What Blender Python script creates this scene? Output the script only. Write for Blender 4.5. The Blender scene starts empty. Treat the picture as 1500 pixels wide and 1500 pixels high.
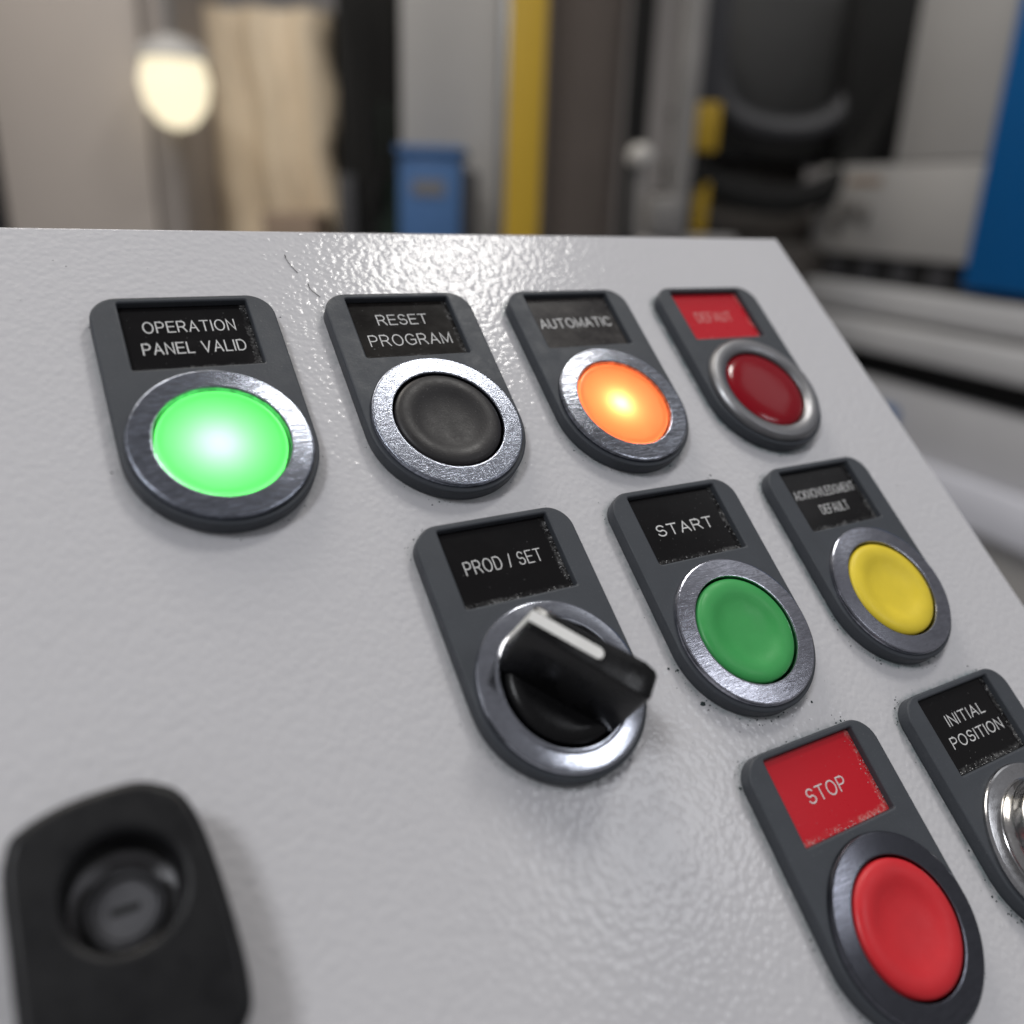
import bpy, bmesh, math, random
from mathutils import Matrix, Vector
random.seed(7)
S = 0.001                      # everything on the console is written in millimetres
sc = bpy.context.scene
col = sc.collection

# ------------------------------------------------------------------ camera
CAM = Vector((0, 0, 1.25))
cd = bpy.data.cameras.new('camera'); cam = bpy.data.objects.new('camera', cd); col.objects.link(cam)
cam.matrix_world = Matrix.Translation(CAM) @ Matrix(((0.99934, -0.03643, 0.0), (0.01246, 0.34179, -0.93969), (0.03424, 0.93907, 0.34202))).to_4x4()
cd.sensor_width = 36; cd.lens = 36 * 1246.98 / 1500
cd.clip_start = 0.005; cd.clip_end = 60
cd.dof.use_dof = True; cd.dof.focus_distance = 0.154; cd.dof.aperture_fstop = 7.6
cd.dof.aperture_blades = 0
sc.camera = cam
# ------------------------------------------------------------------ light
w = bpy.data.worlds.new('World'); sc.world = w; w.use_nodes = True
w.node_tree.nodes['Background'].inputs[0].default_value = (0.97, 0.96, 1.0, 1)
w.node_tree.nodes['Background'].inputs[1].default_value = 0.22
def ceiling_or_fill_lamp(x, y, z, sx, sy, power, color=(1, .97, .92), name='ceiling_or_fill_lamp'):
    d = bpy.data.lights.new(name, 'AREA'); d.shape = 'RECTANGLE'; d.size = sx; d.size_y = sy
    d.energy = power; d.color = color
    o = bpy.data.objects.new(name, d); col.objects.link(o); o.location = (x, y, z)
    return o
ceiling_or_fill_lamp(1.14, 1.24, 4.4, 0.62, 0.6, 36, (1, .975, .93))
ceiling_or_fill_lamp(3.7, -0.9, 4.4, 1.3, 1.0, 22, (.93, .95, 1))
ceiling_or_fill_lamp(3.1, 1.5, 4.4, 1.6, 1.2, 3.5, (.97, .98, 1))  # added soft lamp, no known fixture: gives the fault lamp's ring an even grey
ceiling_or_fill_lamp(-1.6, 1.6, 4.4, 1.6, 1.6, 50, (1, .95, .88))  # added fill lamp on the left, lifts panel and background
ceiling_or_fill_lamp(-1.2, -1.9, 4.4, 0.8, 0.8, 62, (.95, .97, 1))  # added fill lamp on the near side, brightens the lower left of the panel
ceiling_or_fill_lamp(-1.2, 2.3, 4.4, 1.4, 0.5, 26, (1, .93, .82))  # added warm lamp to brighten the left part of the background
sc.view_settings.view_transform = 'Standard'; sc.view_settings.look = 'None'
sc.view_settings.exposure = 0; sc.view_settings.gamma = 1
sc.render.engine = 'CYCLES'
sc.cycles.use_denoising = True
sc.cycles.max_bounces = 8; sc.cycles.transmission_bounces = 6
sc.cycles.sample_clamp_indirect = 6

# ------------------------------------------------------------------ materials
def newmat(name):
    m = bpy.data.materials.new(name); m.use_nodes = True
    nt = m.node_tree; b = nt.nodes['Principled BSDF']
    return m, nt, b
def N(nt, typ, **kw):
    n = nt.nodes.new(typ)
    for k, v in kw.items(): setattr(n, k, v)
    return n
def inp(n, **kw):
    for k, v in kw.items(): n.inputs[k.replace('_', ' ')].default_value = v
    return n
def L(nt, a, b): nt.links.new(a, b)
def math_(nt, op, a, b=None, c=None, clamp=False):
    n = N(nt, 'ShaderNodeMath', operation=op); n.use_clamp = clamp
    for i, v in enumerate((a, b, c)):
        if v is None: continue
        if hasattr(v, 'links'): L(nt, v, n.inputs[i])
        else: n.inputs[i].default_value = v
    return n.outputs[0]
def noise(nt, co, scale, detail=3, rough=.5, dist=0):
    n = N(nt, 'ShaderNodeTexNoise'); L(nt, co, n.inputs['Vector'])
    inp(n, Scale=scale, Detail=detail, Roughness=rough, Distortion=dist); return n.outputs['Fac']
def ramp(nt, fac, stops):
    r = N(nt, 'ShaderNodeValToRGB'); L(nt, fac, r.inputs[0])
    e = r.color_ramp.elements
    while len(e) < len(stops): e.new(.5)
    for q, (p, c) in zip(e, stops):
        q.position = p; q.color = (c, c, c, 1) if isinstance(c, (int, float)) else (*c, 1)
    return r.outputs[0]
def mixc(nt, fac, a, b):
    m = N(nt, 'ShaderNodeMix', data_type='RGBA')
    for i, v in ((0, fac), (6, a), (7, b)):
        if hasattr(v, 'links'): L(nt, v, m.inputs[i])
        elif isinstance(v, tuple): m.inputs[i].default_value = (*v, 1)
        else: m.inputs[i].default_value = v
    return m.outputs[2]
def bump(nt, h, strength, dist, prev=None):
    b = N(nt, 'ShaderNodeBump'); inp(b, Strength=strength, Distance=dist); L(nt, h, b.inputs['Height'])
    if prev is not None: L(nt, prev, b.inputs['Normal'])
    return b.outputs[0]
def objco(nt): return N(nt, 'ShaderNodeTexCoord').outputs['Object']
def shifted(nt, co):
    r = N(nt, 'ShaderNodeObjectInfo').outputs['Random']
    v = N(nt, 'ShaderNodeVectorMath', operation='MULTIPLY_ADD'); L(nt, r, v.inputs[0]); v.inputs[1].default_value = (.31, .47, .23); L(nt, co, v.inputs[2])
    return v.outputs[0]

BUTTONS = [(-51.95, 11.65), (-12.63, 11.35), (26.6, 11.15), (66.0, 11.05), (-11.9, -40.1), (27.3, -39.9), (67.1, -40.0), (28.4, -91.4), (68.1, -91.6)]

def paint_material():
    m, nt, b = newmat('textured_grey_paint'); co = objco(nt)
    # orange-peel powder coat
    warp = N(nt, 'ShaderNodeTexNoise'); L(nt, co, warp.inputs['Vector']); inp(warp, Scale=700, Detail=1)
    v = N(nt, 'ShaderNodeVectorMath', operation='MULTIPLY_ADD'); L(nt, warp.outputs['Color'], v.inputs[0]); v.inputs[1].default_value = (.0003,) * 3; L(nt, co, v.inputs[2])
    vo = N(nt, 'ShaderNodeTexVoronoi', feature='SMOOTH_F1'); L(nt, v.outputs[0], vo.inputs['Vector']); inp(vo, Scale=880, Smoothness=.6)
    h = math_(nt, 'SUBTRACT', 1.0, vo.outputs['Distance'])
    h2 = noise(nt, co, 520, 2, .5)
    hh = math_(nt, 'MULTIPLY_ADD', h2, 0.5, math_(nt, 'MULTIPLY', h, .55))
    n1 = bump(nt, hh, 1.0, 0.00014)
    n1 = bump(nt, noise(nt, co, 90, 2), 1.0, 0.00001, n1)
    L(nt, n1, b.inputs['Normal'])
    # grime round the edges of the legend plates
    d = None
    for i, (cx, cy) in enumerate(BUTTONS):
        def sdf(ox, oy, hx, hy, r):
            s = N(nt, 'ShaderNodeVectorMath', operation='SUBTRACT'); L(nt, co, s.inputs[0]); s.inputs[1].default_value = (ox * S, oy * S, 0)
            a = N(nt, 'ShaderNodeVectorMath', operation='ABSOLUTE'); L(nt, s.outputs[0], a.inputs[0])
            t = N(nt, 'ShaderNodeVectorMath', operation='SUBTRACT'); L(nt, a.outputs[0], t.inputs[0]); t.inputs[1].default_value = (hx * S, hy * S, 1)
            q = N(nt, 'ShaderNodeVectorMath', operation='MAXIMUM'); L(nt, t.outputs[0], q.inputs[0]); q.inputs[1].default_value = (0, 0, 0)
            ln = N(nt, 'ShaderNodeVectorMath', operation='LENGTH'); L(nt, q.outputs[0], ln.inputs[0])
            return math_(nt, 'SUBTRACT', ln.outputs['Value'], r * S)
        e = sdf(cx, cy, 0, 0, 15.5)
        f = sdf(cx, cy + 13, 10.5, 13.3, 5)
        g = math_(nt, 'MINIMUM', e, f)
        d = g if d is None else math_(nt, 'MINIMUM', d, g)
    dn = math_(nt, 'MULTIPLY_ADD', noise(nt, co, 900, 4, .7), .0016, math_(nt, 'SUBTRACT', d, .0008))
    mask = math_(nt, 'MULTIPLY', ramp(nt, math_(nt, 'MULTIPLY', dn, 1000.0), [(0.0, 1.0), (.35, .5), (1.0, 0.0)]),
                 ramp(nt, noise(nt, co, 260, 4, .65), [(.34, .2), (.56, 1.0)]), clamp=True)
    sy = N(nt, 'ShaderNodeSeparateXYZ'); L(nt, co, sy.inputs[0])
    amt = math_(nt, 'MULTIPLY_ADD', sy.outputs['X'], 5.5, .42, clamp=True)
    mask = math_(nt, 'MULTIPLY', mask, math_(nt, 'MAXIMUM', amt, .25))
    tint = mixc(nt, noise(nt, co, 150, 2), (.10, .20, .22), (.20, .20, .20))
    base = mixc(nt, noise(nt, co, 25, 3), (.55, .545, .565), (.58, .575, .595))
    specks = ramp(nt, noise(nt, co, 2300, 1), [(.78, 0.0), (.82, 1.0)])
    base = mixc(nt, math_(nt, 'MULTIPLY', specks, .55), base, (.25, .25, .26))
    L(nt, mixc(nt, mask, base, tint), b.inputs['Base Color'])
    b.inputs['Roughness'].default_value = .55; b.inputs['Specular IOR Level'].default_value = .3
    b.inputs['Coat Weight'].default_value = .42; b.inputs['Coat Roughness'].default_value = .12
    L(nt, n1, b.inputs['Coat Normal'])
    return m
def plastic(name, c, rough=.5, bs=.00002, scale=2600, spec=.5, speck=0.0, coat=0):
    m, nt, b = newmat(name); co = shifted(nt, objco(nt))
    n = noise(nt, co, scale, 3, .6)
    base = mixc(nt, noise(nt, co, 160, 4, .6), tuple(x * .86 for x in c), tuple(min(1, x * 1.12) for x in c))
    if speck:
        s = ramp(nt, noise(nt, co, scale * 1.3, 2), [(.66, 0.0), (.74, 1.0)])
        base = mixc(nt, math_(nt, 'MULTIPLY', s, speck), base, (.35, .34, .33))
    L(nt, base, b.inputs['Base Color'])
    L(nt, ramp(nt, noise(nt, co, 180, 5, .7), [(.35, max(rough - .10, .03)), (.65, rough + .10)]), b.inputs['Roughness'])
    L(nt, bump(nt, n, 1, bs), b.inputs['Normal'])
    b.inputs['Specular IOR Level'].default_value = spec
    b.inputs['Coat Weight'].default_value = coat; b.inputs['Coat Roughness'].default_value = .1
    return m
def insert_mat(name, c, dirt=.5, rough=.28, edge=(.20, .20, .20), haze=0.0, spec=.18):
    m, nt, b = newmat(name); co = objco(nt)
    mp = N(nt, 'ShaderNodeMapping'); L(nt, co, mp.inputs[0]); mp.inputs['Scale'].default_value = (1, 1.4, 1)
    sp = N(nt, 'ShaderNodeSeparateXYZ'); L(nt, co, sp.inputs[0])
    co = shifted(nt, co)
    ex = math_(nt, 'SUBTRACT', .0106, sp.outputs['X'])
    ey = math_(nt, 'SUBTRACT', sp.outputs['Y'], .0156)
    e = math_(nt, 'MINIMUM', ex, ey)
    e = math_(nt, 'SUBTRACT', e, math_(nt, 'MULTIPLY', noise(nt, co, 700, 5, .75), .0022))
    em = ramp(nt, math_(nt, 'MULTIPLY_ADD', e, 900.0, .5), [(0.15, 1.0), (.5, .35), (.62, 0.0)])
    base = mixc(nt, math_(nt, 'MULTIPLY', math_(nt, 'MULTIPLY', em, dirt), math_(nt, 'MULTIPLY', ramp(nt, noise(nt, co, 1500, 3, .7), [(.42, .1), (.6, 1.0)]), ramp(nt, noise(nt, co, 300, 2), [(.42, .1), (.6, 1.0)]))), c, edge)
    hz = math_(nt, 'MULTIPLY', ramp(nt, noise(nt, mp.outputs[0], 130, 4, .7), [(.35, 0.0), (.75, 1.0)]), haze)
    base = mixc(nt, hz, base, (.16, .15, .14))
    sc_ = ramp(nt, noise(nt, co, 2100, 2), [(.72, 0.0), (.78, 1.0)])
    base = mixc(nt, math_(nt, 'MULTIPLY', sc_, .5), base, (.3, .3, .3))
    L(nt, base, b.inputs['Base Color'])
    L(nt, ramp(nt, noise(nt, mp.outputs[0], 160, 4, .6), [(.35, rough - .04), (.7, rough + .06)]), b.inputs['Roughness'])
    L(nt, bump(nt, noise(nt, co, 400, 3), 1, .0000025), b.inputs['Normal'])
    b.inputs['Specular IOR Level'].default_value = spec
    return m
def metal(name, c, rough, scr, seed, stretch=(1, 14, 1), angle=0.0, contrast=.35, smear=.4, rotvar=0):
    m, nt, b = newmat(name); co = objco(nt)
    mp = N(nt, 'ShaderNodeMapping'); L(nt, co, mp.inputs[0])
    mp.inputs['Rotation'].default_value = (0, 0, angle); mp.inputs['Scale'].default_value = stretch; mp.inputs['Location'].default_value = (seed * .13, seed * .07, 0)
    mp2 = N(nt, 'ShaderNodeMapping'); L(nt, co, mp2.inputs[0])
    mp2.inputs['Rotation'].default_value = (0, 0, angle + .7); mp2.inputs['Scale'].default_value = stretch; mp2.inputs['Location'].default_value = (seed * .31, 0, 0)
    s1 = noise(nt, mp.outputs[0], 420, 6, .75, .4); s2 = noise(nt, mp2.outputs[0], 300, 5, .7, .8)
    mx = math_(nt, 'MULTIPLY_ADD', s1, .6, math_(nt, 'MULTIPLY', s2, .4))
    fine = noise(nt, co, 500, 5, .7, 1.5)
    dark = tuple(x * (1 - contrast) for x in c)
    cc = mixc(nt, ramp(nt, mx, [(.40, 0.0), (.58, 1.0)]), dark, c)
    cc = mixc(nt, math_(nt, 'MULTIPLY', ramp(nt, fine, [(.45, 0.0), (.7, 1.0)]), smear), cc, tuple(x * .45 for x in c))
    L(nt, cc, b.inputs['Base Color']); b.inputs['Metallic'].default_value = 1
    L(nt, ramp(nt, mx, [(.35, rough + .16), (.65, rough)]), b.inputs['Roughness'])
    L(nt, bump(nt, mx, 1, scr), b.inputs['Normal'])
    return m
def lens_mat(name, tint, diff, mixd=.35, gr=.18):
    m, nt, b = newmat(name); out = nt.nodes['Material Output']; nt.nodes.remove(b); co = objco(nt)
    tr = N(nt, 'ShaderNodeBsdfTranslucent'); tr.inputs[0].default_value = (*tint, 1)
    df = N(nt, 'ShaderNodeBsdfDiffuse'); df.inputs[0].default_value = (*diff, 1)
    gl = N(nt, 'ShaderNodeBsdfGlossy'); gl.inputs['Roughness'].default_value = gr
    L(nt, bump(nt, noise(nt, co, 300, 3), 1, .00003), gl.inputs['Normal'])
    fr = N(nt, 'ShaderNodeFresnel'); fr.inputs[0].default_value = 1.45
    a = N(nt, 'ShaderNodeMixShader'); a.inputs[0].default_value = mixd; L(nt, tr.outputs[0], a.inputs[1]); L(nt, df.outputs[0], a.inputs[2])
    c = N(nt, 'ShaderNodeMixShader'); L(nt, fr.outputs[0], c.inputs[0]); L(nt, a.outputs[0], c.inputs[1]); L(nt, gl.outputs[0], c.inputs[2])
    L(nt, c.outputs[0], out.inputs[0]); return m
def emit(name, c, s):
    m, nt, b = newmat(name)
    b.inputs['Base Color'].default_value = (.1, .1, .1, 1)
    b.inputs['Emission Color'].default_value = (*c, 1); b.inputs['Emission Strength'].default_value = s
    return m
def rough_mat(name, c, rough=.55, var=.15, scale=6, metallic=0, bs=.002):
    m, nt, b = newmat(name); co = objco(nt)
    L(nt, mixc(nt, noise(nt, co, scale, 5, .6), tuple(x * (1 - var) for x in c), tuple(x * (1 + var) for x in c)), b.inputs['Base Color'])
    b.inputs['Roughness'].default_value = rough; b.inputs['Metallic'].default_value = metallic
    L(nt, bump(nt, noise(nt, co, scale * 8, 4), .3, bs), b.inputs['Normal'])
    return m
M = dict(
    paint=paint_material(),
    plate=plastic('slate_grey_plastic', (.056, .062, .072), .50, .00003, 2300, .28, .14),
    black_matte=plastic('matte_black_plastic', (.020, .0185, .0195), .45, .00003, 2600, .35, .22),
    knob=plastic('smooth_black_plastic', (.003, .003, .0035), .24, .000006, 1200, .35),
    keyplastic=plastic('worn_black_plastic', (.006, .006, .007), .42, .00002, 800, .3),
    green=plastic('green_plastic', (.045, .34, .085), .42, .000014, 2000, .4, .05),
    yellow=plastic('yellow_plastic', (.78, .60, .035), .42, .000014, 2000, .4, .06),
    red=plastic('red_plastic', (.60, .020, .028), .42, .000014, 2000, .4, .05),
    white=plastic('white_plastic', (.78, .78, .76), .4, .00001, 2000),
    ink=plastic('white_lettering_paint', (.66, .66, .66), .6, .00001, 1500),
    ink_worn=plastic('worn_pink_lettering_paint', (.62, .30, .28), .6, .00001, 1500),
    ins_black=insert_mat('black_engraved_label', (.008, .0075, .008), .7, .15),
    ins_smear=insert_mat('smeared_black_label', (.006, .005, .005), .5, .36, haze=.14, spec=.02),
    ins_clear=insert_mat('dusty_black_label', (.022, .020, .021), .3, .26, haze=.4, spec=.09),
    ins_red=insert_mat('red_label', (.52, .008, .018), .5, .30, edge=(.60, .34, .30)),
    ins_red2=insert_mat('pale_edged_red_label', (.52, .009, .020), 1.0, .30, edge=(.62, .20, .19)),
    cavity=plastic('dark_cavity_plastic', (.01, .01, .01), .6),
    reflector=plastic('white_reflector_cup', (.75, .75, .75), .5), reflector_dim=plastic('grey_reflector_cup', (.22, .22, .22), .5),
    green_lens=lens_mat('green_lit_lens', (.11, .78, .135), (.03, .45, .08)),
    orange_lens=lens_mat('orange_lit_lens', (.95, .17, .05), (.75, .20, .02)),
    red_lens=lens_mat('red_unlit_lens', (.38, .0, .012), (.27, .0, .008), .85, .14),
    led_green=emit('green_led', (1, 1, 1), 250), led_orange=emit('amber_led', (1, 1, 1), 360),
    chrome=metal('chrome', (.62, .61, .60), .10, .000006, 3, (1, 3, 1), 0, .25, .3),
    steel=metal('dull_steel', (.22, .22, .23), .3, .00001, 4),
    dust=rough_mat('dark_grime', (.022, .034, .036), .9, .5, 400, 0, .00001),
    hair=rough_mat('dark_fibre', (.02, .02, .02), .6, .1, 100, 0, .00001),
    lint=rough_mat('pale_lint', (.42, .42, .42), .9, .3, 400, 0, .00001),
)
RING = [metal('scratched_ring_%s' % n, *a) for n, a in dict(
    worn=((.42, .45, .53), .11, .00005, 1, (1, 5, 1), .9, .7, .6),
    brushed=((.46, .49, .57), .13, .00005, 2, (1.5, 18, 1), .25, .72, .30),
    scuffed=((.42, .44, .50), .10, .00006, 3, (1, 6, 1), 1.1, .75, .6),
    satin=((.27, .27, .28), .30, .000006, 4, (1, 2, 1), 0, .08, .1),
    polished=((.46, .48, .54), .07, .00001, 5, (1, 3, 1), .4, .2, .35),
    marked=((.52, .53, .60), .06, .00005, 6, (1, 7, 1), 1.5, .4, .5),
    clean=((.42, .43, .49), .10, .00002, 7, (1, 4, 1), .3, .35, .35),
    dark=((.14, .145, .17), .10, .000008, 8, (1, 9, 1), .8, .3, .3),
    mirror=((.60, .60, .61), .09, .000006, 9, (1, 3, 1), 0, .2, .3)).items()]

# ------------------------------------------------------------------ helpers
def tag(o, label=None, cat=None, group=None, kind=None):
    for k, v in (('label', label), ('category', cat), ('group', group), ('kind', kind)):
        if v: o[k] = v
    return o
def obj(name, me, mat, parent=None, smooth=True, angle=35, flat_top=False):
    if isinstance(me, bmesh.types.BMesh):
        bm = me; me = bpy.data.meshes.new(name); bmesh.ops.recalc_face_normals(bm, faces=bm.faces); bm.to_mesh(me); bm.free()
    me.materials.clear(); me.materials.append(mat)
    if smooth:
        me.shade_smooth(); me.set_sharp_from_angle(angle=math.radians(angle))
        if flat_top:           # crisp limit between the big flat face and its rounded edge
            at_ = me.attributes.get('sharp_edge') or me.attributes.new('sharp_edge', 'BOOLEAN', 'EDGE')
            seen = {}
            for p in me.polygons:
                f = abs(p.normal.z) > .9995
                for ek in p.edge_keys: seen.setdefault(ek, []).append(f)
            for e in me.edges:
                q = seen.get(tuple(sorted(e.vertices)), [])
                if len(q) == 2 and q[0] != q[1]: at_.data[e.index].value = True
    o = bpy.data.objects.new(name, me); col.objects.link(o)
    if parent: o.parent = parent
    return o
def empty(name, mat4, **kw):
    o = bpy.data.objects.new(name, None); col.objects.link(o); o.empty_display_size = .01
    o.matrix_world = mat4; return tag(o, **kw)
def flat_plate(loops, z0, z1, bevel=0.0, res=3):
    """extruded outline with holes and rounded edges, mm"""
    cu = bpy.data.curves.new('c', 'CURVE'); cu.dimensions = '2D'; cu.fill_mode = 'BOTH'
    for lp in loops:
        s = cu.splines.new('POLY'); s.points.add(len(lp) - 1); s.use_cyclic_u = True
        for q, (x, y) in zip(s.points, lp): q.co = (x, y, 0, 1)
    cu.extrude = max((z1 - z0) / 2 - bevel, 0); cu.bevel_depth = bevel; cu.bevel_resolution = res; cu.offset = -bevel
    o = bpy.data.objects.new('c', cu); col.objects.link(o)
    me = bpy.data.meshes.new_from_object(o.evaluated_get(bpy.context.evaluated_depsgraph_get()))
    bpy.data.objects.remove(o); bpy.data.curves.remove(cu)
    me.transform(Matrix.Scale(S, 4) @ Matrix.Translation((0, 0, (z0 + z1) / 2)))
    bm = bmesh.new(); bm.from_mesh(me); bmesh.ops.remove_doubles(bm, verts=bm.verts, dist=1e-7); bm.to_mesh(me); bm.free()
    return me
def circle(cx, cy, r, n=72, a0=0, a1=2 * math.pi, closed=True):
    k = n if closed else n + 1
    return [(cx + r * math.cos(a0 + (a1 - a0) * i / n), cy + r * math.sin(a0 + (a1 - a0) * i / n)) for i in range(k)]
def lathe(prof, n=144, cap=False):
    """profile [(r,z)] mm revolved round z"""
    bm = bmesh.new(); rings = []
    for r, z in prof:
        if r < 1e-6: rings.append([bm.verts.new((0, 0, z * S))])
        else: rings.append([bm.verts.new((r * S * math.cos(2 * math.pi * i / n), r * S * math.sin(2 * math.pi * i / n), z * S)) for i in range(n)])
    for a, b in zip(rings, rings[1:]):
        for i in range(n):
            j = (i + 1) % n
            if len(a) == 1 and len(b) == 1: continue
            if len(a) == 1: bm.faces.new((a[0], b[i], b[j]))
            elif len(b) == 1: bm.faces.new((a[i], a[j], b[0]))
            else: bm.faces.new((a[i], a[j], b[j], b[i]))
    return bm
def box(x0, x1, y0, y1, z0, z1, bev=0, seg=2, s=1.0):
    bm = bmesh.new(); bmesh.ops.create_cube(bm, size=1)
    for v in bm.verts:
        v.co = Vector(((x0 + x1) / 2 + v.co.x * (x1 - x0), (y0 + y1) / 2 + v.co.y * (y1 - y0), (z0 + z1) / 2 + v.co.z * (z1 - z0))) * s
    if bev: bmesh.ops.bevel(bm, geom=bm.edges[:], offset=bev * s, segments=seg, profile=.5, affect='EDGES')
    return bm
def tube(pts, r, n=10, s=1.0):
    bm = bmesh.new(); rings = []
    pts = [Vector(p) for p in pts]
    for i, p in enumerate(pts):
        t = (pts[min(i + 1, len(pts) - 1)] - pts[max(i - 1, 0)]).normalized()
        a = t.orthogonal().normalized() if i == 0 else (prev - t * prev.dot(t)).normalized()
        prev = a; b = t.cross(a); rr = r[i] if isinstance(r, (list, tuple)) else r
        rings.append([bm.verts.new((p + (a * math.cos(2 * math.pi * k / n) + b * math.sin(2 * math.pi * k / n)) * rr) * s) for k in range(n)])
    for a, b in zip(rings, rings[1:]):
        for k in range(n): bm.faces.new((a[k], a[(k + 1) % n], b[(k + 1) % n], b[k]))
    bm.faces.new(rings[0]); bm.faces.new(rings[-1][::-1]); return bm
def spline(pts, n=8):
    out = []; P = [Vector(p) for p in pts]; P = [P[0]] + P + [P[-1]]
    for i in range(1, len(P) - 2):
        for k in range(n):
            t = k / n; a, b, c, d = P[i - 1:i + 3]
            out.append(.5 * ((2 * b) + (c - a) * t + (2 * a - 5 * b + 4 * c - d) * t * t + (3 * b - a - 3 * c + d) * t ** 3))
    return out + [P[-1]]
def arc(cx, cy, rx, ry, a0, a1, n=14):
    return [(cx + rx * math.cos(math.radians(a0 + (a1 - a0) * i / n)), cy + ry * math.sin(math.radians(a0 + (a1 - a0) * i / n))) for i in range(n + 1)]
# plain grotesque capitals as pen strokes: advance width and polylines, cap height 1
GLYPH = {
    'A': (.70, [[(0, 0), (.35, 1), (.70, 0)], [(.12, .34), (.58, .34)]]),
    'C': (.72, [arc(.37, .5, .37, .5, 38, 322, 26)]),
    'D': (.68, [[(0, 0), (0, 1), (.30, 1)] + arc(.30, .5, .38, .5, 90, -90, 18) + [(0, 0)]]),
    'E': (.58, [[(.58, 1), (0, 1), (0, 0), (.60, 0)], [(0, .53), (.54, .53)]]),
    'F': (.54, [[(.55, 1), (0, 1), (0, 0)], [(0, .52), (.48, .52)]]),
    'G': (.75, [arc(.38, .5, .38, .5, 40, 300, 24) + [(.72, .14), (.75, .18), (.75, .48), (.40, .48)]]),
    'I': (.0, [[(0, 0), (0, 1)]]),
    'K': (.64, [[(0, 0), (0, 1)], [(.60, 1), (0, .40)], [(.21, .60), (.64, 0)]]),
    'L': (.50, [[(0, 1), (0, 0), (.50, 0)]]),
    'M': (.76, [[(0, 0), (0, 1), (.38, .10), (.76, 1), (.76, 0)]]),
    'N': (.62, [[(0, 0), (0, 1), (.62, 0), (.62, 1)]]),
    'O': (.78, [arc(.39, .5, .39, .51, 0, 360, 36)]),
    'P': (.60, [[(0, 0), (0, 1), (.34, 1)] + arc(.34, .73, .26, .27, 90, -90, 12) + [(0, .46)]]),
    'R': (.66, [[(0, 0), (0, 1), (.36, 1)] + arc(.36, .735, .26, .265, 90, -90, 12) + [(0, .47)], [(.32, .47), (.45, .38), (.67, 0)]]),
    'S': (.62, [arc(.31, .735, .27, .275, 25, 255, 16) + arc(.32, .27, .30, .27, 78, -165, 18)]),
    'T': (.66, [[(0, 1), (.66, 1)], [(.33, 1), (.33, 0)]]),
    'U': (.64, [[(0, 1), (0, .34)] + arc(.32, .34, .32, .35, 180, 360, 16) + [(.64, 1)]]),
    'V': (.70, [[(0, 1), (.35, 0), (.70, 1)]]),
    'W': (1.0, [[(0, 1), (.25, 0), (.5, .96), (.75, 0), (1.0, 1)]]),
    '/': (.22, [[(0, -.02), (.22, 1.02)]]), ' ': (.20, []),
}
def lettering(lines, z, mat, parent, pen=.13):
    pen0 = pen
    """lines: (text, x0, x1, baseline, cap height) in mm, printed on the label"""
    bm = bmesh.new()
    for txt, x0, x1, yb, hcap in lines:
        total = sum(GLYPH[c][0] for c in txt) + .28 * (len(txt) - 1)
        pen = min(pen0, .050 * (x1 - x0) / total + .012); k = (x1 - x0 - 2 * pen) / total; x = x0 + pen
        for c in txt:
            wd, strokes = GLYPH[c]
            for st in strokes:
                P = [Vector((x + a * k, yb + pen + b * (hcap - 2 * pen), 0)) for a, b in st]
                Lf = []; Rt = []
                for i, p in enumerate(P):
                    d0 = (p - P[i - 1]).normalized() if i else None
                    d1 = (P[i + 1] - p).normalized() if i < len(P) - 1 else None
                    d0 = d0 or d1; d1 = d1 or d0
                    n0 = Vector((-d0.y, d0.x, 0)); n1 = Vector((-d1.y, d1.x, 0)); m = n0 + n1
                    m = m.normalized() if m.length > .05 else n0
                    q = pen / max(m.dot(n0), .38)
                    e = (d0 * (pen if i == len(P) - 1 else 0) - d1 * (pen if i == 0 else 0)) if (P[0] - P[-1]).length > .01 else Vector()
                    Lf.append(p + e + m * q); Rt.append(p + e - m * q)
                zz = z + random.uniform(0, .012)
                for up in (0,):
                    vl = [[bm.verts.new((v.x * S, v.y * S, (zz + dz) * S)) for v in A] for A in (Lf, Rt) for dz in (.014, -.03)]
                    for i in range(len(P) - 1):
                        bm.faces.new((vl[0][i], vl[0][i + 1], vl[2][i + 1], vl[2][i]))
                        bm.faces.new((vl[0][i], vl[1][i], vl[1][i + 1], vl[0][i + 1]))
                        bm.faces.new((vl[2][i], vl[2][i + 1], vl[3][i + 1], vl[3][i]))
            x += (wd + .28) * k
    return obj('lettering', bm, mat, parent, smooth=False)

# ------------------------------------------------------------------ the console
T = 2.8                                            # thickness of a legend plate
Rp = Matrix(((0.85886, -0.39158, 0.3302), (0.51221, 0.65657, -0.55367), (0.00001, 0.64466, 0.76447)))
P0 = CAM + Vector((3.2029, 148.52743, -44.7798)) * S - Rp.col[2] * T * S
PANEL = Matrix.Translation(P0) @ Rp.to_4x4()
def at(x, y, z=0): return PANEL @ Matrix.Translation((x * S, y * S, z * S))

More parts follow.
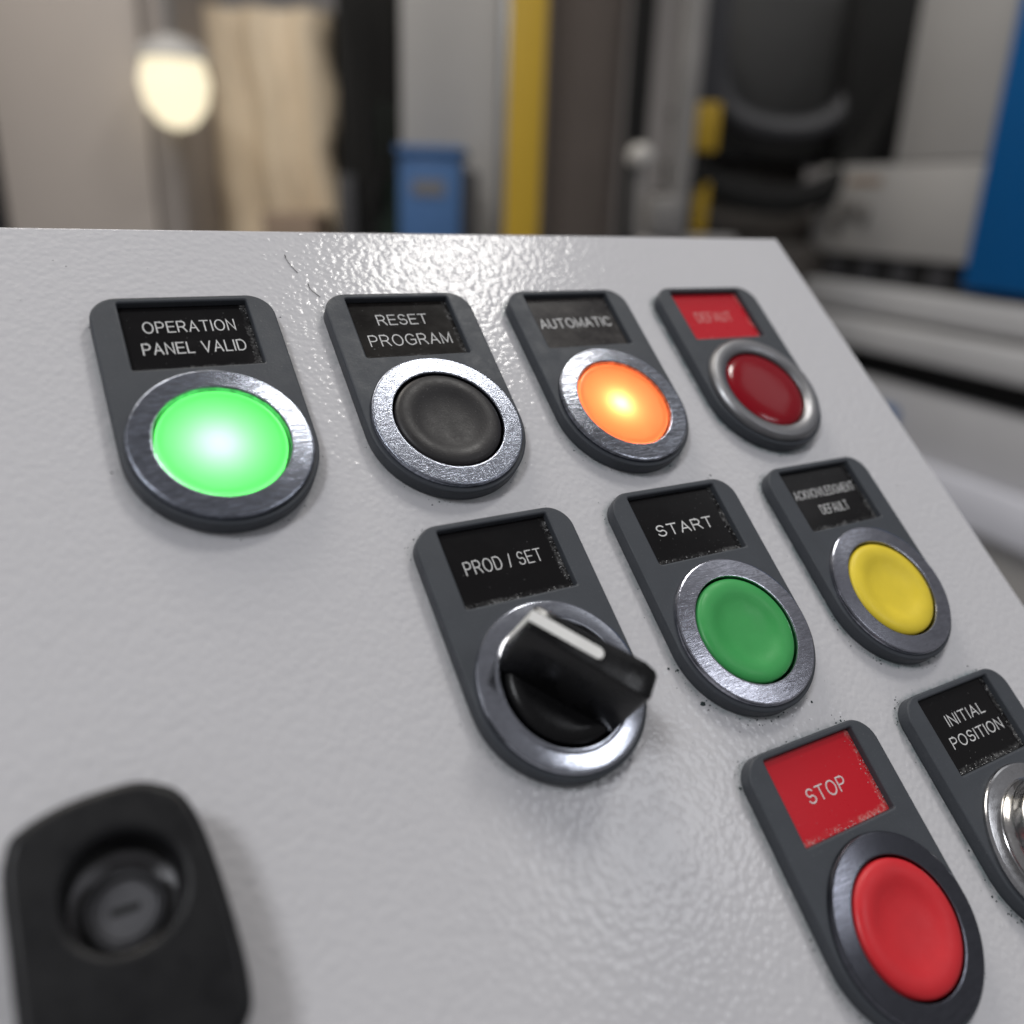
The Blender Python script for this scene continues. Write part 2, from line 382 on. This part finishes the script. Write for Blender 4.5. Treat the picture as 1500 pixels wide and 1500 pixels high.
con = empty('control_console', PANEL, label='light grey textured metal control console carrying the push buttons', cat='control console')
X0, X1, Y0, Y1 = -230, 106.9, -210, 62.4
loops = [[(X0, Y0), (X1, Y0), (X1, Y1), (X0, Y1)]] + [circle(x, y, 10.9, 48) for x, y in BUTTONS] + [circle(-76.7, -51.2, 4.6, 32)]
obj('front_sheet', flat_plate(loops, -2.0, 0, .9, 4), M['paint'], con, angle=50, flat_top=True)
obj('housing', box(X0 + .4, X1 - .4, Y0 + .4, Y1 - .4, -150, -14, 1, 2, S), M['paint'], con)
for (a, b, c, d) in ((X0 + .2, X0 + 1.8, Y0 + .2, Y1 - .2), (X1 - 1.8, X1 - .2, Y0 + .2, Y1 - .2), (X0 + 2, X1 - 2, Y0 + .2, Y0 + 1.8), (X0 + 2, X1 - 2, Y1 - 1.8, Y1 - .2)):
    obj('flange', box(a, b, c, d, -13.9, -1.9, 0, 1, S), M['paint'], con, smooth=False)
# stand that carries the console
ped = tag(obj('console_stand', box(-.09, .09, .1, .3, 0.02, 1.06, .008), rough_mat('stand_paint', (.4, .4, .41)), None), 'grey box column carrying the control console', 'stand')
ped.location = (0.02, 0.02, 0)

def plate_outline(r=15.1, top=31.2, cr=4.6):
    p = circle(0, 0, r, 64, math.pi, 2 * math.pi, False)
    p += circle(r - cr, top - cr, cr, 14, 0, math.pi / 2, False)
    p += circle(-r + cr, top - cr, cr, 14, math.pi / 2, math.pi, False)
    return p
WX, WY0, WY1 = 10.6, 15.6, 30.0
def rrect(x0, x1, y0, y1, r, n=4):
    return (circle(x1 - r, y0 + r, r, n, -math.pi / 2, 0, False) + circle(x1 - r, y1 - r, r, n, 0, math.pi / 2, False) +
            circle(x0 + r, y1 - r, r, n, math.pi / 2, math.pi, False) + circle(x0 + r, y0 + r, r, n, math.pi, 1.5 * math.pi, False))
plate_me = flat_plate([plate_outline(), rrect(-WX, WX, WY0, WY1, .35)[::-1], circle(0, 0, 12.2, 64)], 0.02, T, .38, 3)
insert_me = flat_plate([rrect(-WX + .03, WX - .03, WY0 + .03, WY1 - .03, .3)], .1, T - 1.25, .08, 1)
def ring_bm(style):
    if style == 'domed':      # wide bevelled collar of the fault lamp
        pr = [(14.25, .0), (14.25, .35), (14.0, .9), (13.4, 1.35), (12.6, 1.5), (11.2, 1.35), (10.55, 1.0), (10.25, .6), (10.2, -4)]
    elif style == 'lipped':
        pr = [(14.25, 0), (14.25, .55), (14.1, .8), (13.8, .93), (13.75, .94), (11.45, 1.0), (11.4, 1.005), (11.2, 1.2), (10.95, 1.42), (10.7, 1.45), (10.5, 1.3), (10.4, -4)]
    elif style == 'flush':
        pr = [(14.25, 0), (14.22, .5), (14.0, .78), (13.75, .86), (13.7, .865), (10.75, .945), (10.7, .95), (10.5, .9), (10.4, .7), (10.35, -4)]
    else:
        pr = [(14.25, 0), (14.2, .5), (14.05, .8), (13.8, .92), (13.75, .925), (10.75, .99), (10.7, .995), (10.5, .95), (10.4, .75), (10.35, -4)]
    return lathe([(r, z + T + .02) for r, z in pr])
def cap_bm(style):
    if style == 'lens':
        pr = [(10.08, -3.2), (10.08, .1), (9.95, .35), (9.6, .42), (9.2, .32), (8.6, .30), (6, .42), (3, .5), (0, .52)]
    elif style == 'fault':
        pr = [(10.1, -3.2), (10.1, .0), (9.9, .35), (9.3, .6), (8, .85), (5, 1.05), (2, 1.12), (0, 1.13)]
    else:
        pr = [(10.02, -3.2), (10.02, .35), (9.95, .62), (9.75, .85), (9.3, 1.06), (8.6, 1.2), (7.7, 1.22), (6.8, 1.08), (6.0, .82), (5.0, .58), (3.6, .42), (1.8, .35), (0, .33)]
        if style == 'high': pr = [(r, z + .25) for r, z in pr]
    return lathe([(r, z + T) for r, z in pr])
GROUP = 'operator controls with grey legend plates on the console'
def unit(name, i, cat, label, lines, ins, ring, rstyle, ink='ink', wt=0.0):
    x, y = BUTTONS[i]
    t = empty(name, at(x, y) @ Matrix.Rotation(math.radians((.25, -.2, .1, -.3, .2, -.1, .3, -.15, .1)[i]), 4, 'Z'), label=label, cat=cat, group=GROUP)
    obj('legend_plate', plate_me.copy(), M['plate'], t, flat_top=True)
    k = obj('legend_insert', insert_me.copy(), M[ins], t, flat_top=True)
    lettering(lines, T - 1.25 + .02, M[ink], k, .11 + wt)
    obj('bezel_ring', ring_bm(rstyle), RING[ring], t, angle=24)
    return t
def lint(t, n, seed, lo=.05, hi=.2):
    """crumbs of dirt gathered along the lower and right edge of the label window"""
    rnd = random.Random(seed); bm = bmesh.new()
    for _ in range(n):
        if rnd.random() < .55: px, py = rnd.uniform(-WX + .3, WX - .3), WY0 + abs(rnd.gauss(0, .45)) + .1
        else: px, py = WX - abs(rnd.gauss(0, .55)) - .1, rnd.uniform(WY0 + .3, WY1 - .5)
        r = rnd.uniform(lo, hi) ; z = T - 1.25
        a = rnd.random() * 6.28; ps = []
        for q in range(5):
            rr = r * rnd.uniform(.4, 1.1); ps.append(bm.verts.new(((px + rr * math.cos(a + q * 1.256)) * S, (py + rr * .7 * math.sin(a + q * 1.256)) * S, z * S)))
        tp = bm.verts.new((px * S, py * S, (z + r * .5) * S))
        for q in range(5): bm.faces.new((ps[q], ps[(q + 1) % 5], tp))
    o = obj('lint', bm, M['lint'], t, smooth=False); o['kind'] = 'stuff'
def button(i, label, lines, ins, ring, rstyle, capmat, cstyle='button', **kw):
    t = unit('push_button', i, 'push button', label, lines, ins, ring, rstyle, **kw)
    obj('button_cap', cap_bm(cstyle), M[capmat], t, angle=60)
    return t
def lamp_button(i, label, lines, ins, ring, rstyle, lens, led, cstyle='lens', off=(0, 0), depth=6.0, lr=1.1, cup='reflector', **kw):
    t = unit('push_button', i, 'push button', label, lines, ins, ring, rstyle, **kw)
    obj('lens', cap_bm(cstyle), M[lens], t, angle=60)
    obj('reflector_cup', lathe([(9.9, T - 1), (9.2, -7), (0, -7.5)]), M[cup], t)  # unseen cup, added to bounce LED light out to the lens edge
    if led:
        b = lathe([(0, lr), (lr * .5, lr * .86), (lr * .86, lr * .5), (lr, 0), (lr, -1.5)], 24)
        o = obj('indicator_led', b, M[led], t); o.location = (off[0] * S, off[1] * S, (T - depth) * S)
    return t
u1 = lamp_button(0, 'push button glowing bright green beside the plate reading OPERATION PANEL VALID',
    [('OPERATION', -7.35, 7.8, 24.15, 2.5), ('PANEL VALID', -8.2, 8.6, 19.5, 2.5)], 'ins_black', 0, 'flush', 'green_lens', 'led_green', off=(-.7, -.3), depth=3.4, lr=.9, cup='reflector_dim')
u2 = button(1, 'matte black push button under the RESET PROGRAM label',
    [('RESET', -5.4, 5.1, 24.1, 2.6), ('PROGRAM', -8.45, 8.4, 19.0, 2.75)], 'ins_smear', 1, 'plain', 'black_matte')
u3 = lamp_button(2, 'push button glowing orange under the AUTOMATIC label',
    [('AUTOMATIC', -9.2, 9.1, 21.6, 2.6)], 'ins_clear', 2, 'flush', 'orange_lens', 'led_orange', off=(-.8, 0), depth=.9, lr=.45, wt=.06)
u4 = lamp_button(3, 'unlit dark red push button under the small red label near the far right corner',
    [('DEFAUT', -6.0, 5.1, 21.4, 2.9)], 'ins_red2', 3, 'domed', 'red_lens', None, 'fault', ink='ink_worn', wt=.06)
u5 = unit('selector_switch', 4, 'selector switch', 'black rotary selector switch with white pointer line under the PROD / SET label',
    [('PROD / SET', -7.8, 7.1, 21.65, 2.5)], 'ins_black', 4, 'lipped', wt=-.02)
u6 = button(5, 'green unlit push button under the START label', [('START', -6.9, 6.8, 21.4, 2.4)], 'ins_black', 5, 'plain', 'green', wt=.02)
u7 = button(6, 'yellow push button under the ACKNOWLEDGMENT DEFAULT label',
    [('ACKNOWLEDGMENT', -8.9, 9.5, 23.4, 2.15), ('DEFAULT', -3.9, 4.5, 19.25, 2.2)], 'ins_black', 6, 'plain', 'yellow')
u8 = button(7, 'bright red push button under the red STOP label', [('STOP', -4.8, 4.3, 21.05, 2.45)], 'ins_red', 7, 'plain', 'red', 'high')
u9 = unit('key_switch', 8, 'key switch', 'chrome key switch under the INITIAL POSITION label at the right edge',
    [('INITIAL', -5.2, 6.1, 23.8, 2.15), ('POSITION', -7.2, 8.3, 19.95, 2.15)], 'ins_black', 8, 'lipped')
for t, n, sd in ((u1, 40, 1), (u2, 12, 2), (u3, 14, 3), (u5, 150, 5), (u6, 90, 6), (u7, 70, 7), (u8, 120, 8), (u9, 110, 9)): lint(t, n, sd)

# selector: round base and blade-shaped handle, pointer to the upper left
obj('knob_base', lathe([(9.9, T - 2), (9.95, T + 1.2), (9.7, T + 1.9), (9.0, T + 2.3), (7.5, T + 2.5), (0, T + 2.6)]), M['knob'], u5, angle=60)
def blade_bm():
    bm = bmesh.new()
    #      s, base half width, top half width, top height
    st = [(10.9, 3.2, 1.85, 12.8), (10.5, 3.9, 2.1, 13.0), (6, 4.4, 2.3, 13.0), (0, 4.6, 2.5, 13.0), (-5, 4.5, 2.7, 13.0), (-7.6, 4.3, 2.75, 13.0), (-9.6, 4.0, 2.4, 12.7), (-10.2, 3.3, 1.9, 12.2)]
    hs = (0, .12, .35, .7, 1)
    rows = []
    for s, bw, tw, h in st:
        r = []
        prof = [bw + (tw - bw) * (k ** .75) for k in hs]
        for k, wd in zip(hs, prof): r.append((s, -wd, 1.6 + (h - 1.6) * k))
        for k, wd in list(zip(hs, prof))[::-1]: r.append((s, wd, 1.6 + (h - 1.6) * k))
        rows.append([bm.verts.new((a * S, b * S, (c + T) * S)) for a, b, c in r])
    n = len(rows[0])
    for a, b in zip(rows, rows[1:]):
        for i in range(n): bm.faces.new((a[i], a[(i + 1) % n], b[(i + 1) % n], b[i]))
    bm.faces.new(rows[0]); bm.faces.new(rows[-1][::-1])
    bmesh.ops.recalc_face_normals(bm, faces=bm.faces)
    sharp = [e for e in bm.edges if len(e.link_faces) == 2 and e.calc_face_angle() > math.radians(28)]
    bmesh.ops.bevel(bm, geom=sharp, offset=.32 * S, segments=3, profile=.5, affect='EDGES')
    return bm
ANG = math.radians(135)
h = obj('handle', blade_bm(), M['knob'], u5, angle=24); h.rotation_euler.z = ANG
def marker_bm():
    bm = bmesh.new(); hw = .95; z = T + 13.0
    top = [(10.95, -hw, z + .06), (10.95, hw, z + .06)] + [(-0.2 + hw * math.cos(a) * 1, hw * math.sin(a), z + .06) for a in [math.pi / 2 + math.pi * k / 10 for k in range(11)]]
    f = [bm.verts.new(Vector(p) * S) for p in top]; g = [bm.verts.new(Vector((p[0], p[1], z - .3)) * S) for p in top]
    bm.faces.new(f); n = len(f)
    for i in range(n): bm.faces.new((f[i], f[(i + 1) % n], g[(i + 1) % n], g[i]))
    # the line carries on down the tip
    q = [bm.verts.new(Vector(p) * S) for p in ((11.35, -hw * .8, T + 4.2), (11.35, hw * .8, T + 4.2), (10.2, hw * .8, T + 4.2), (10.2, -hw * .8, T + 4.2))]
    r = [bm.verts.new(Vector(p) * S) for p in ((11.1, -hw, z + .04), (11.1, hw, z + .04), (10.2, hw, z + .04), (10.2, -hw, z + .04))]
    bm.faces.new(q[::-1]); bm.faces.new(r)
    for i in range(4): bm.faces.new((q[i], q[(i + 1) % 4], r[(i + 1) % 4], r[i]))
    return bm
obj('pointer_line', marker_bm(), M['white'], h, smooth=False)

# key switch: stepped chrome boss with a black core and key slot
obj('lock_collar', lathe([(11.3, T - 3), (11.3, T + 1.35), (11.1, T + 1.7), (10.7, T + 2.1), (10.4, T + 3.0), (10.2, T + 4.4), (9.9, T + 5.0), (9.5, T + 5.1), (9.2, T + 4.8), (9.1, T + 1)]), M['chrome'], u9, angle=60)
kb = obj('lock_core', lathe([(9.05, T + 1.1), (9.0, T + 4.3), (8.6, T + 4.7), (0, T + 4.9)], 48), M['knob'], u9)
obj('key_slot', box(-3.2, 3.2, -.6, .6, T + 4.6, T + 5.1, .15, 1, S), M['steel'], kb)

# black lock housing, lower left
kl = empty('console_lock', at(-76.7, -51.2), label='black plastic console lock with round metal barrel at the lower left', cat='lock')
K = [(-10.7, 8.2), (-9.9, 10.0), (-7.5, 11.3), (-4.2, 12.2), (0, 12.6), (3.2, 12.5), (5.8, 11.4), (7.6, 9.9), (8.9, 7.0), (9.8, 2), (10.5, -6), (10.6, -12), (9.8, -15.5), (6.5, -17.8), (0, -18.6), (-6.5, -17.8), (-10.3, -15.4), (-11.3, -11), (-11.3, 0), (-11.2, 6)]
K = [(p.x, p.y) for p in spline([(x, y, 0) for x, y in K + K[:1]], 4)[:-1]]
obj('lock_housing', flat_plate([K, circle(0, 1.0, 5.9, 48)], .02, 10.0, 1.2, 4), M['keyplastic'], kl, angle=60, flat_top=True)
obj('lock_barrel', lathe([(4.5, -4), (4.5, 3.6), (4.2, 4.0), (3.6, 4.1), (3.3, 3.8), (3.2, 3.0), (0, 2.9)], 48), M['steel'], kl)
obj('key_slot', box(-1.6, 1.6, -.45, .45, 2.5, 3.0, .1, 1, S), M['cavity'], kl)

# grime crumbs lying round the plates, and two fibres
def crumbs():
    rnd = random.Random(11); bm = bmesh.new()
    base = plate_outline()
    def flake(px, py, r):
        a = rnd.random() * 6.28; k = rnd.choice((4, 5, 6)); el = rnd.uniform(.35, 1)
        ps = []
        for q in range(k):
            rr = r * rnd.uniform(.5, 1.1); t = a + q * 6.283 / k
            ps.append(bm.verts.new(((px + rr * math.cos(t)) * S, (py + rr * el * math.sin(t)) * S, .004 * S)))
        tp = bm.verts.new((px * S, py * S, r * .35 * S))
        for q in range(k): bm.faces.new((ps[q], ps[(q + 1) % k], tp))
    wts = (120, 160, 200, 120, 300, 520, 520, 800, 800)
    for (cx, cy), n in zip(BUTTONS, wts):
        for _ in range(n):
            i = rnd.randrange(len(base)); a, b = Vector(base[i]), Vector(base[(i + 1) % len(base)])
            if rnd.random() > (b - a).length / 6 and rnd.random() > .25: continue
            p = a.lerp(b, rnd.random()); nrm = Vector(((b - a).y, -(b - a).x)).normalized()
            p += nrm * (.15 + rnd.expovariate(1 / .6))
            flake(cx + p.x, cy + p.y, min(.32, .05 + rnd.expovariate(1 / .075)))
    for _ in range(110):
        flake(rnd.uniform(-90, 100), rnd.uniform(-100, 60), .05 + rnd.expovariate(1 / .04))
    flake(13.8, -49.3, .6); flake(14.4, -50.6, .32); flake(36.3, -55.0, .35); flake(-70.5, 54.2, .18); flake(-68.7, 52.8, .2)
    return bm
tag(obj('grime_crumbs', crumbs(), M['dust'], None, smooth=False), 'dark crumbs of grime scattered round the legend plates', 'dirt', kind='stuff').matrix_world = PANEL
def fibre(pts, label):
    o = tag(obj('fibre', tube(spline(pts, 6), [.11] * 3 + [.055] * 40, 6, S), M['hair'], None), label, 'fibre', 'fibres lying on the paint'); o.matrix_world = PANEL
FIB = [[(-30.6, 55.3, .25), (-30.4, 53.5, .15), (-29.3, 50.7, .12)], [(-28.1, 47.7, .25), (-27.9, 46.3, .15), (-26.6, 44.4, .12)]]
fibre(FIB[0], 'thin dark curved fibre nearer the top edge of the console')
fibre(FIB[1], 'thin dark curved fibre just above the left corner of the RESET PROGRAM plate')

# ------------------------------------------------------------------ the workshop behind, out of focus
def bx(name, a, mat, parent=None, bev=.006, smooth=True): return obj(name, box(*a, bev, 2), mat, parent, smooth)
B = dict(
    wall=rough_mat('wall_paint', (.33, .31, .30), .8, .1, 1.5), floor=rough_mat('concrete_floor', (.26, .26, .27), .5, .15, 3),
    beige=rough_mat('beige_cabinet_paint', (.46, .41, .37), .5, .06, 2), darkgrey=rough_mat('dark_grey_paint', (.05, .05, .055), .5, .2),
    cream=rough_mat('cream_stretch_film', (.82, .68, .50), .35, .2, 5, 0, .02), brown=rough_mat('brown_cardboard', (.30, .22, .16), .8, .2, 8),
    blue=rough_mat('blue_paint', (.055, .14, .32), .5, .12), deepblue=rough_mat('deep_blue_paint', (.0, .105, .33), .45, .06),
    lightgrey=rough_mat('light_grey_paint', (.38, .37, .36), .5, .08), yellow=rough_mat('yellow_paint', (.52, .33, .02), .5, .1),
    mesh=rough_mat('brown_grey_mesh', (.17, .142, .126), .7, .15), black=rough_mat('black_rubber', (.006, .006, .006), .9, .3),
    dgreen=rough_mat('dark_green_paint', (.012, .035, .02), .5, .3), steel=rough_mat('bare_steel', (.38, .38, .38), .35, .2, 10, .7),
    cast=rough_mat('grey_castings', (.20, .19, .18), .55, .3, 6), pale=rough_mat('pale_grey_rail', (.52, .52, .53), .45, .12, 5),
    lavender=rough_mat('pale_blue_grey_paint', (.72, .73, .80), .5, .1), sideplate=rough_mat('grey_side_plate', (.56, .56, .58), .5, .1), grimy=rough_mat('oily_brown_metal', (.06, .052, .046), .5, .4, 9),
)
tag(bx('floor', (-9, 9, -6, 8, -.1, 0), B['floor'], bev=0, smooth=False), kind='structure')
tag(bx('back_wall', (-9, 9, 6.0, 6.2, .0, 5.2), B['wall'], bev=0, smooth=False), kind='structure')
def thing(name, loc, label, cat, rz=0, group=None):
    return empty(name, Matrix.Translation(loc) @ Matrix.Rotation(rz, 4, 'Z'), label=label, cat=cat, group=group)

t = thing('tall_cabinet', (-1.48, 3.0, 0), 'tall beige grey steel cabinet at the far left of the blurred background', 'cabinet')
bx('cabinet_body', (-.255, .27, .03, .6, 0, 2.3), B['beige'], t); bx('door', (-.245, .26, 0, .028, .05, 2.25), B['beige'], t)
bx('corner_post', (.275, .36, -.01, .5, 0, 2.2), rough_mat('grey_post_paint', (.30, .265, .24), .6), t)
tag(bx('dark_column', (-1.98, -1.755, 2.95, 3.2, 0, 2.6), B['darkgrey']), 'dark grey column at the left border behind the console', 'column')
t = thing('wall_lamp', (-1.085, 2.9, 1.56), 'round warm white lamp shining above the beige cabinet', 'lamp')
lm = lathe([(0, -135), (50, -120), (90, -70), (105, 0), (90, 60)], 32); obj('glowing_globe', lm, emit('warm_lamp_glow', (1, .88, .62), 1.15), t)
obj('lamp_hood', lathe([(93, 60), (112, 62), (80, 105), (20, 130), (0, 132)], 32), B['lightgrey'], t); bx('hanger_rod', (-.01, .01, -.01, .01, .13, 1.5), B['steel'], t, .002)
# film-wrapped pallet load
t = thing('wrapped_pallet', (-.93, 3.35, 0), 'tall pallet load wrapped in cream coloured stretch film', 'pallet load')
bm = box(-.30, .24, 0, .8, .14, 1.85); bmesh.ops.subdivide_edges(bm, edges=bm.edges[:], cuts=18, use_grid_fill=True)
rnd = random.Random(4)
for v in bm.verts:
    v.co.x += .022 * math.sin(v.co.z * 17 + v.co.y * 9) + rnd.uniform(-.008, .008); v.co.y += .03 * math.sin(v.co.x * 38 + v.co.z * 3) + rnd.uniform(-.01, .01)
obj('film_wrap', bm, B['cream'], t, angle=80)
for i in range(3): bx('pallet_board', (-.32, .26, .02 + i * .34, .12 + i * .34, .0, .13), B['brown'], t)
t = thing('cardboard_box', (-.76, 3.15, 1.0), 'brown cardboard box standing against the wrapped pallet', 'box'); bx('carton', (-.12, .06, -.12, .14, 0, .19), B['brown'], t)
bx('shelf_stack', (-.12, .06, -.12, .14, -1.0, -.002), B['cream'], t)
# dark machine column
t = thing('dark_machine', (-.53, 3.2, 0), 'dark machine column between wrapped pallet and blue box', 'machine')
bx('machine_column', (-.115, .105, 0, .5, 0, 2.1), B['black'], t); bx('green_cover', (.03, .10, -.05, -.002, 1.0, 1.55), B['dgreen'], t)
bx('grey_strip', (-.12, -.06, -.03, -.002, .2, 1.32), B['darkgrey'], t)
bx('ochre_conduit', (.108, .135, -.02, .05, 0, 2.2), rough_mat('ochre_paint', (.22, .15, .05), .6), t)
for k in range(3): obj('hose', tube(spline([(-.08 + .06 * k, -.06, 1.9), (-.02 + .05 * k, -.12, 1.5 - .05 * k), (.05 - .03 * k, -.09, 1.2)], 6), .018, 8), B['black'], t)
# grey cabinet with the blue box
t = thing('control_cabinet', (-.23, 2.9, 0), 'light grey switch cabinet behind the blue box', 'cabinet')
bx('cabinet_body', (-.16, .145, 0, .4, 0, 2.2), B['lightgrey'], t); bx('cabinet_edge', (.149, .185, -.01, .4, 0, 2.2), B['steel'], t)
t = thing('blue_box', (-.255, 2.72, .86), 'blue storage box with dark right side in front of the grey cabinet', 'box')
bm = box(-.10, .075, -.14, .1, .0, .505, .012); obj('box_body', bm, B['blue'], t)
bx('box_lid', (-.108, .083, -.148, .108, .507, .53), B['blue'], t); bx('box_side', (.0765, .115, -.12, .1, .0, .47), B['darkgrey'], t)
bx('box_stand', (-.1, .1, -.13, .1, -.86, -.002), B['darkgrey'], t); bx('label_sticker', (-.06, .03, -.1435, -.1405, .40, .44), B['cast'], t, 0)
# yellow post and mesh guard
tag(bx('yellow_post', (-.052, .045, 2.5, 2.6, 0, 2.4), B['yellow']), 'upright yellow square guard post behind the console', 'post')
t = thing('mesh_guard', (.17, 2.75, 0), 'brown grey wire mesh machine guard right of the yellow post', 'guard fence')
bx('guard_frame', (-.14, -.115, 0, .03, 0, 2.3), B['mesh'], t); bx('backing_panel', (-.113, .11, .03, .04, .02, 2.28), B['mesh'], t, 0)
bm = bmesh.new()
for i in range(9): bm.from_mesh(obj('x', box(-.11 + i * .027, -.107 + i * .027, .012, .016, .02, 2.28), B['mesh']).data)
for i in range(80): bm.from_mesh(obj('x', box(-.113, .11, .017, .020, .03 + i * .028, .033 + i * .028), B['mesh']).data)
for o in [o for o in col.objects if o.name.split('.')[0] == 'x']: bpy.data.objects.remove(o)
o = obj('wire_mesh', bm, B['mesh'], t, smooth=False); o['kind'] = 'stuff'
tag(bx('dark_post', (.29, .352, 2.7, 2.78, 0, 2.3), B['black']), 'narrow black post beside the wire mesh guard', 'post')
# valve unit
t = thing('valve_unit', (.31, 2.3, 1.15), 'grey metal valve unit with a bright round knob', 'valve')
bx('valve_block', (0.02, .115, .1, .22, .02, .13), B['cast'], t, .02)
bx('valve_foot', (-.02, .19, .08, .24, -1.15, -.09), B['darkgrey'], t)
bx('lower_block', (.0, .09, .1, .2, -.086, .018), B['lightgrey'], t, .02)
obj('bright_knob', lathe([(0, 34), (18, 30), (31, 14), (34, 0), (30, -14), (12, -22)], 24), rough_mat('pale_knob', (.46, .44, .41), .6), t).location = (-.017, .05, .218)
bx('knob_stem', (-.028, -.006, .04, .06, .02, .2), B['cast'], t, .003)
tag(bx('grey_post', (.405, .465, 2.55, 2.62, 0, 2.4), B['cast']), 'slim grey post left of the yellow bracket', 'post')
t = thing('yellow_bracket', (.545, 2.9, 0), 'short yellow bracket with dark clamp beside the hose loop', 'bracket')
bx('upper_arm', (-.03, .055, 0, .05, 1.42, 1.56), B['yellow'], t); bx('arm_tube', (-.03, .055, 0, .05, 1.561, 2.4), B['darkgrey'], t); bx('lower_arm', (.0, .045, 0, .05, 1.16, 1.33), B['yellow'], t)
bx('clamp', (-.13, -.02, -.06, .07, 1.17, 1.30), B['black'], t, .02); bx('clamp_arm', (-.10, .03, -.02, .07, 1.31, 1.40), B['black'], t, .02); bx('bracket_leg', (-.07, .03, 0, .06, 0, 1.155), B['darkgrey'], t)
bx('pale_base', (-.1, .14, -.05, .05, 1.02, 1.17), B['lightgrey'], t, .01)
# robot-like dark unit with hoses
t = thing('hose_loop', (.9, 2.9, 0), 'thick black hose hanging in a loop in front of the machine', 'hose')
obj('outer_hose', tube(spline([(-.40, .1, 1.55), (-.36, .08, 1.37), (-.22, .03, 1.30), (-.06, 0, 1.285), (.07, -.02, 1.33), (.16, -.05, 1.43), (.22, -.1, 1.60)], 8), .045, 12), B['black'], t)
obj('inner_hose', tube(spline([(-.30, .2, 1.75), (-.24, .18, 1.56), (-.05, .16, 1.50), (.12, .15, 1.56), (.2, .15, 1.8)], 8), .04, 12), B['darkgrey'], t)
t = thing('dark_machinery', (.85, 3.15, 0), 'dark blurred machinery partly hidden by the black hose loop', 'machinery')
bx('head_body', (-.25, .22, 0, .5, 1.40, 1.95), rough_mat('charcoal_paint', (.030, .030, .030), .7, .3, 10), t, .05); bx('head_arm', (.16, .45, -.15, .3, 1.40, 1.95), B['black'], t, .03)
bx('head_column', (-.2, .15, .1, .5, 0, 1.4), B['grimy'], t, .02)
bx('oily_tray', (-.32, .22, -.1, .1, 1.12, 1.25), B['grimy'], t, .03)
bx('dark_gearbox', (-.1, .18, -.25, -.1, 1.0, 1.16), B['grimy'], t, .03)
# long machine running towards the viewer on the right
mt = Matrix.Translation((.96, 2.9, 0)) @ Matrix.Rotation(math.atan2(-.937, .349), 4, 'Z')
t = empty('machine_bed', mt, label='long grey machine bed with stepped rails receding on the right', cat='machine')
# local x runs towards the viewer, local y to the right-back
def mb(name, s0, s1, y0, y1, z0, z1, mat, bev=.008): return bx(name, (s0, s1, y0, y1, z0, z1), B[mat], t, bev)
mb('upper_rail', -.3, 1.7, -.02, .5, .975, 1.052, 'pale'); mb('rail_groove', -.3, 1.7, .0, .5, .955, .974, 'cast', 0)
mb('lower_rail', -.3, 1.7, -.05, .5, .872, .954, 'pale'); mb('black_gap', -.3, 1.7, .04, .5, .785, .871, 'black', 0)  # pale rail, then a solid black strip set back above the side plate
mb('side_plate', -.3, 1.7, .0, .5, .60, .784, 'sideplate'); mb('ledge', -.3, 1.7, -.03, .5, .47, .598, 'lavender')
mb('base_plate', -.3, 1.7, .02, .5, .02, .469, 'lightgrey')
mb('blue_foot', .36, .47, -.03, .0, .63, .72, 'deepblue')
t = empty('machine_cover', mt, label='light grey machine cover above a black bellows strip', cat='machine cover')
mb('cover_panel', .27, .60, .0, .4, 1.392, 1.95, 'lightgrey'); mb('cover_skirt', -.05, .60, .0, .4, 1.135, 1.39, 'lightgrey'); mb('bellows', -.15, .62, .03, .4, 1.053, 1.134, 'black', 0)
for k in range(5): mb('bellows_rib', -.1 + .14 * k, -.03 + .14 * k, .015, .029, 1.06, 1.13, 'darkgrey', 0)
for k, (s, z) in enumerate(((.10, 1.25), (.17, 1.235), (.06, 1.21))): mb('fitting', s, s + .045, -.03, -.001, z, z + .05, 'cast', .01)
mb('red_sticker', .10, .24, -.003, -.0005, 1.335, 1.355, 'brown', 0)
t = empty('blue_cabinet', mt, label='deep blue cabinet at the right border above the machine rails', cat='cabinet')
mb('blue_panel', .612, 1.7, -.02, .45, 1.078, 2.0, 'deepblue'); mb('cabinet_plinth', .64, 1.7, .03, .4, 1.054, 1.077, 'black', 0)
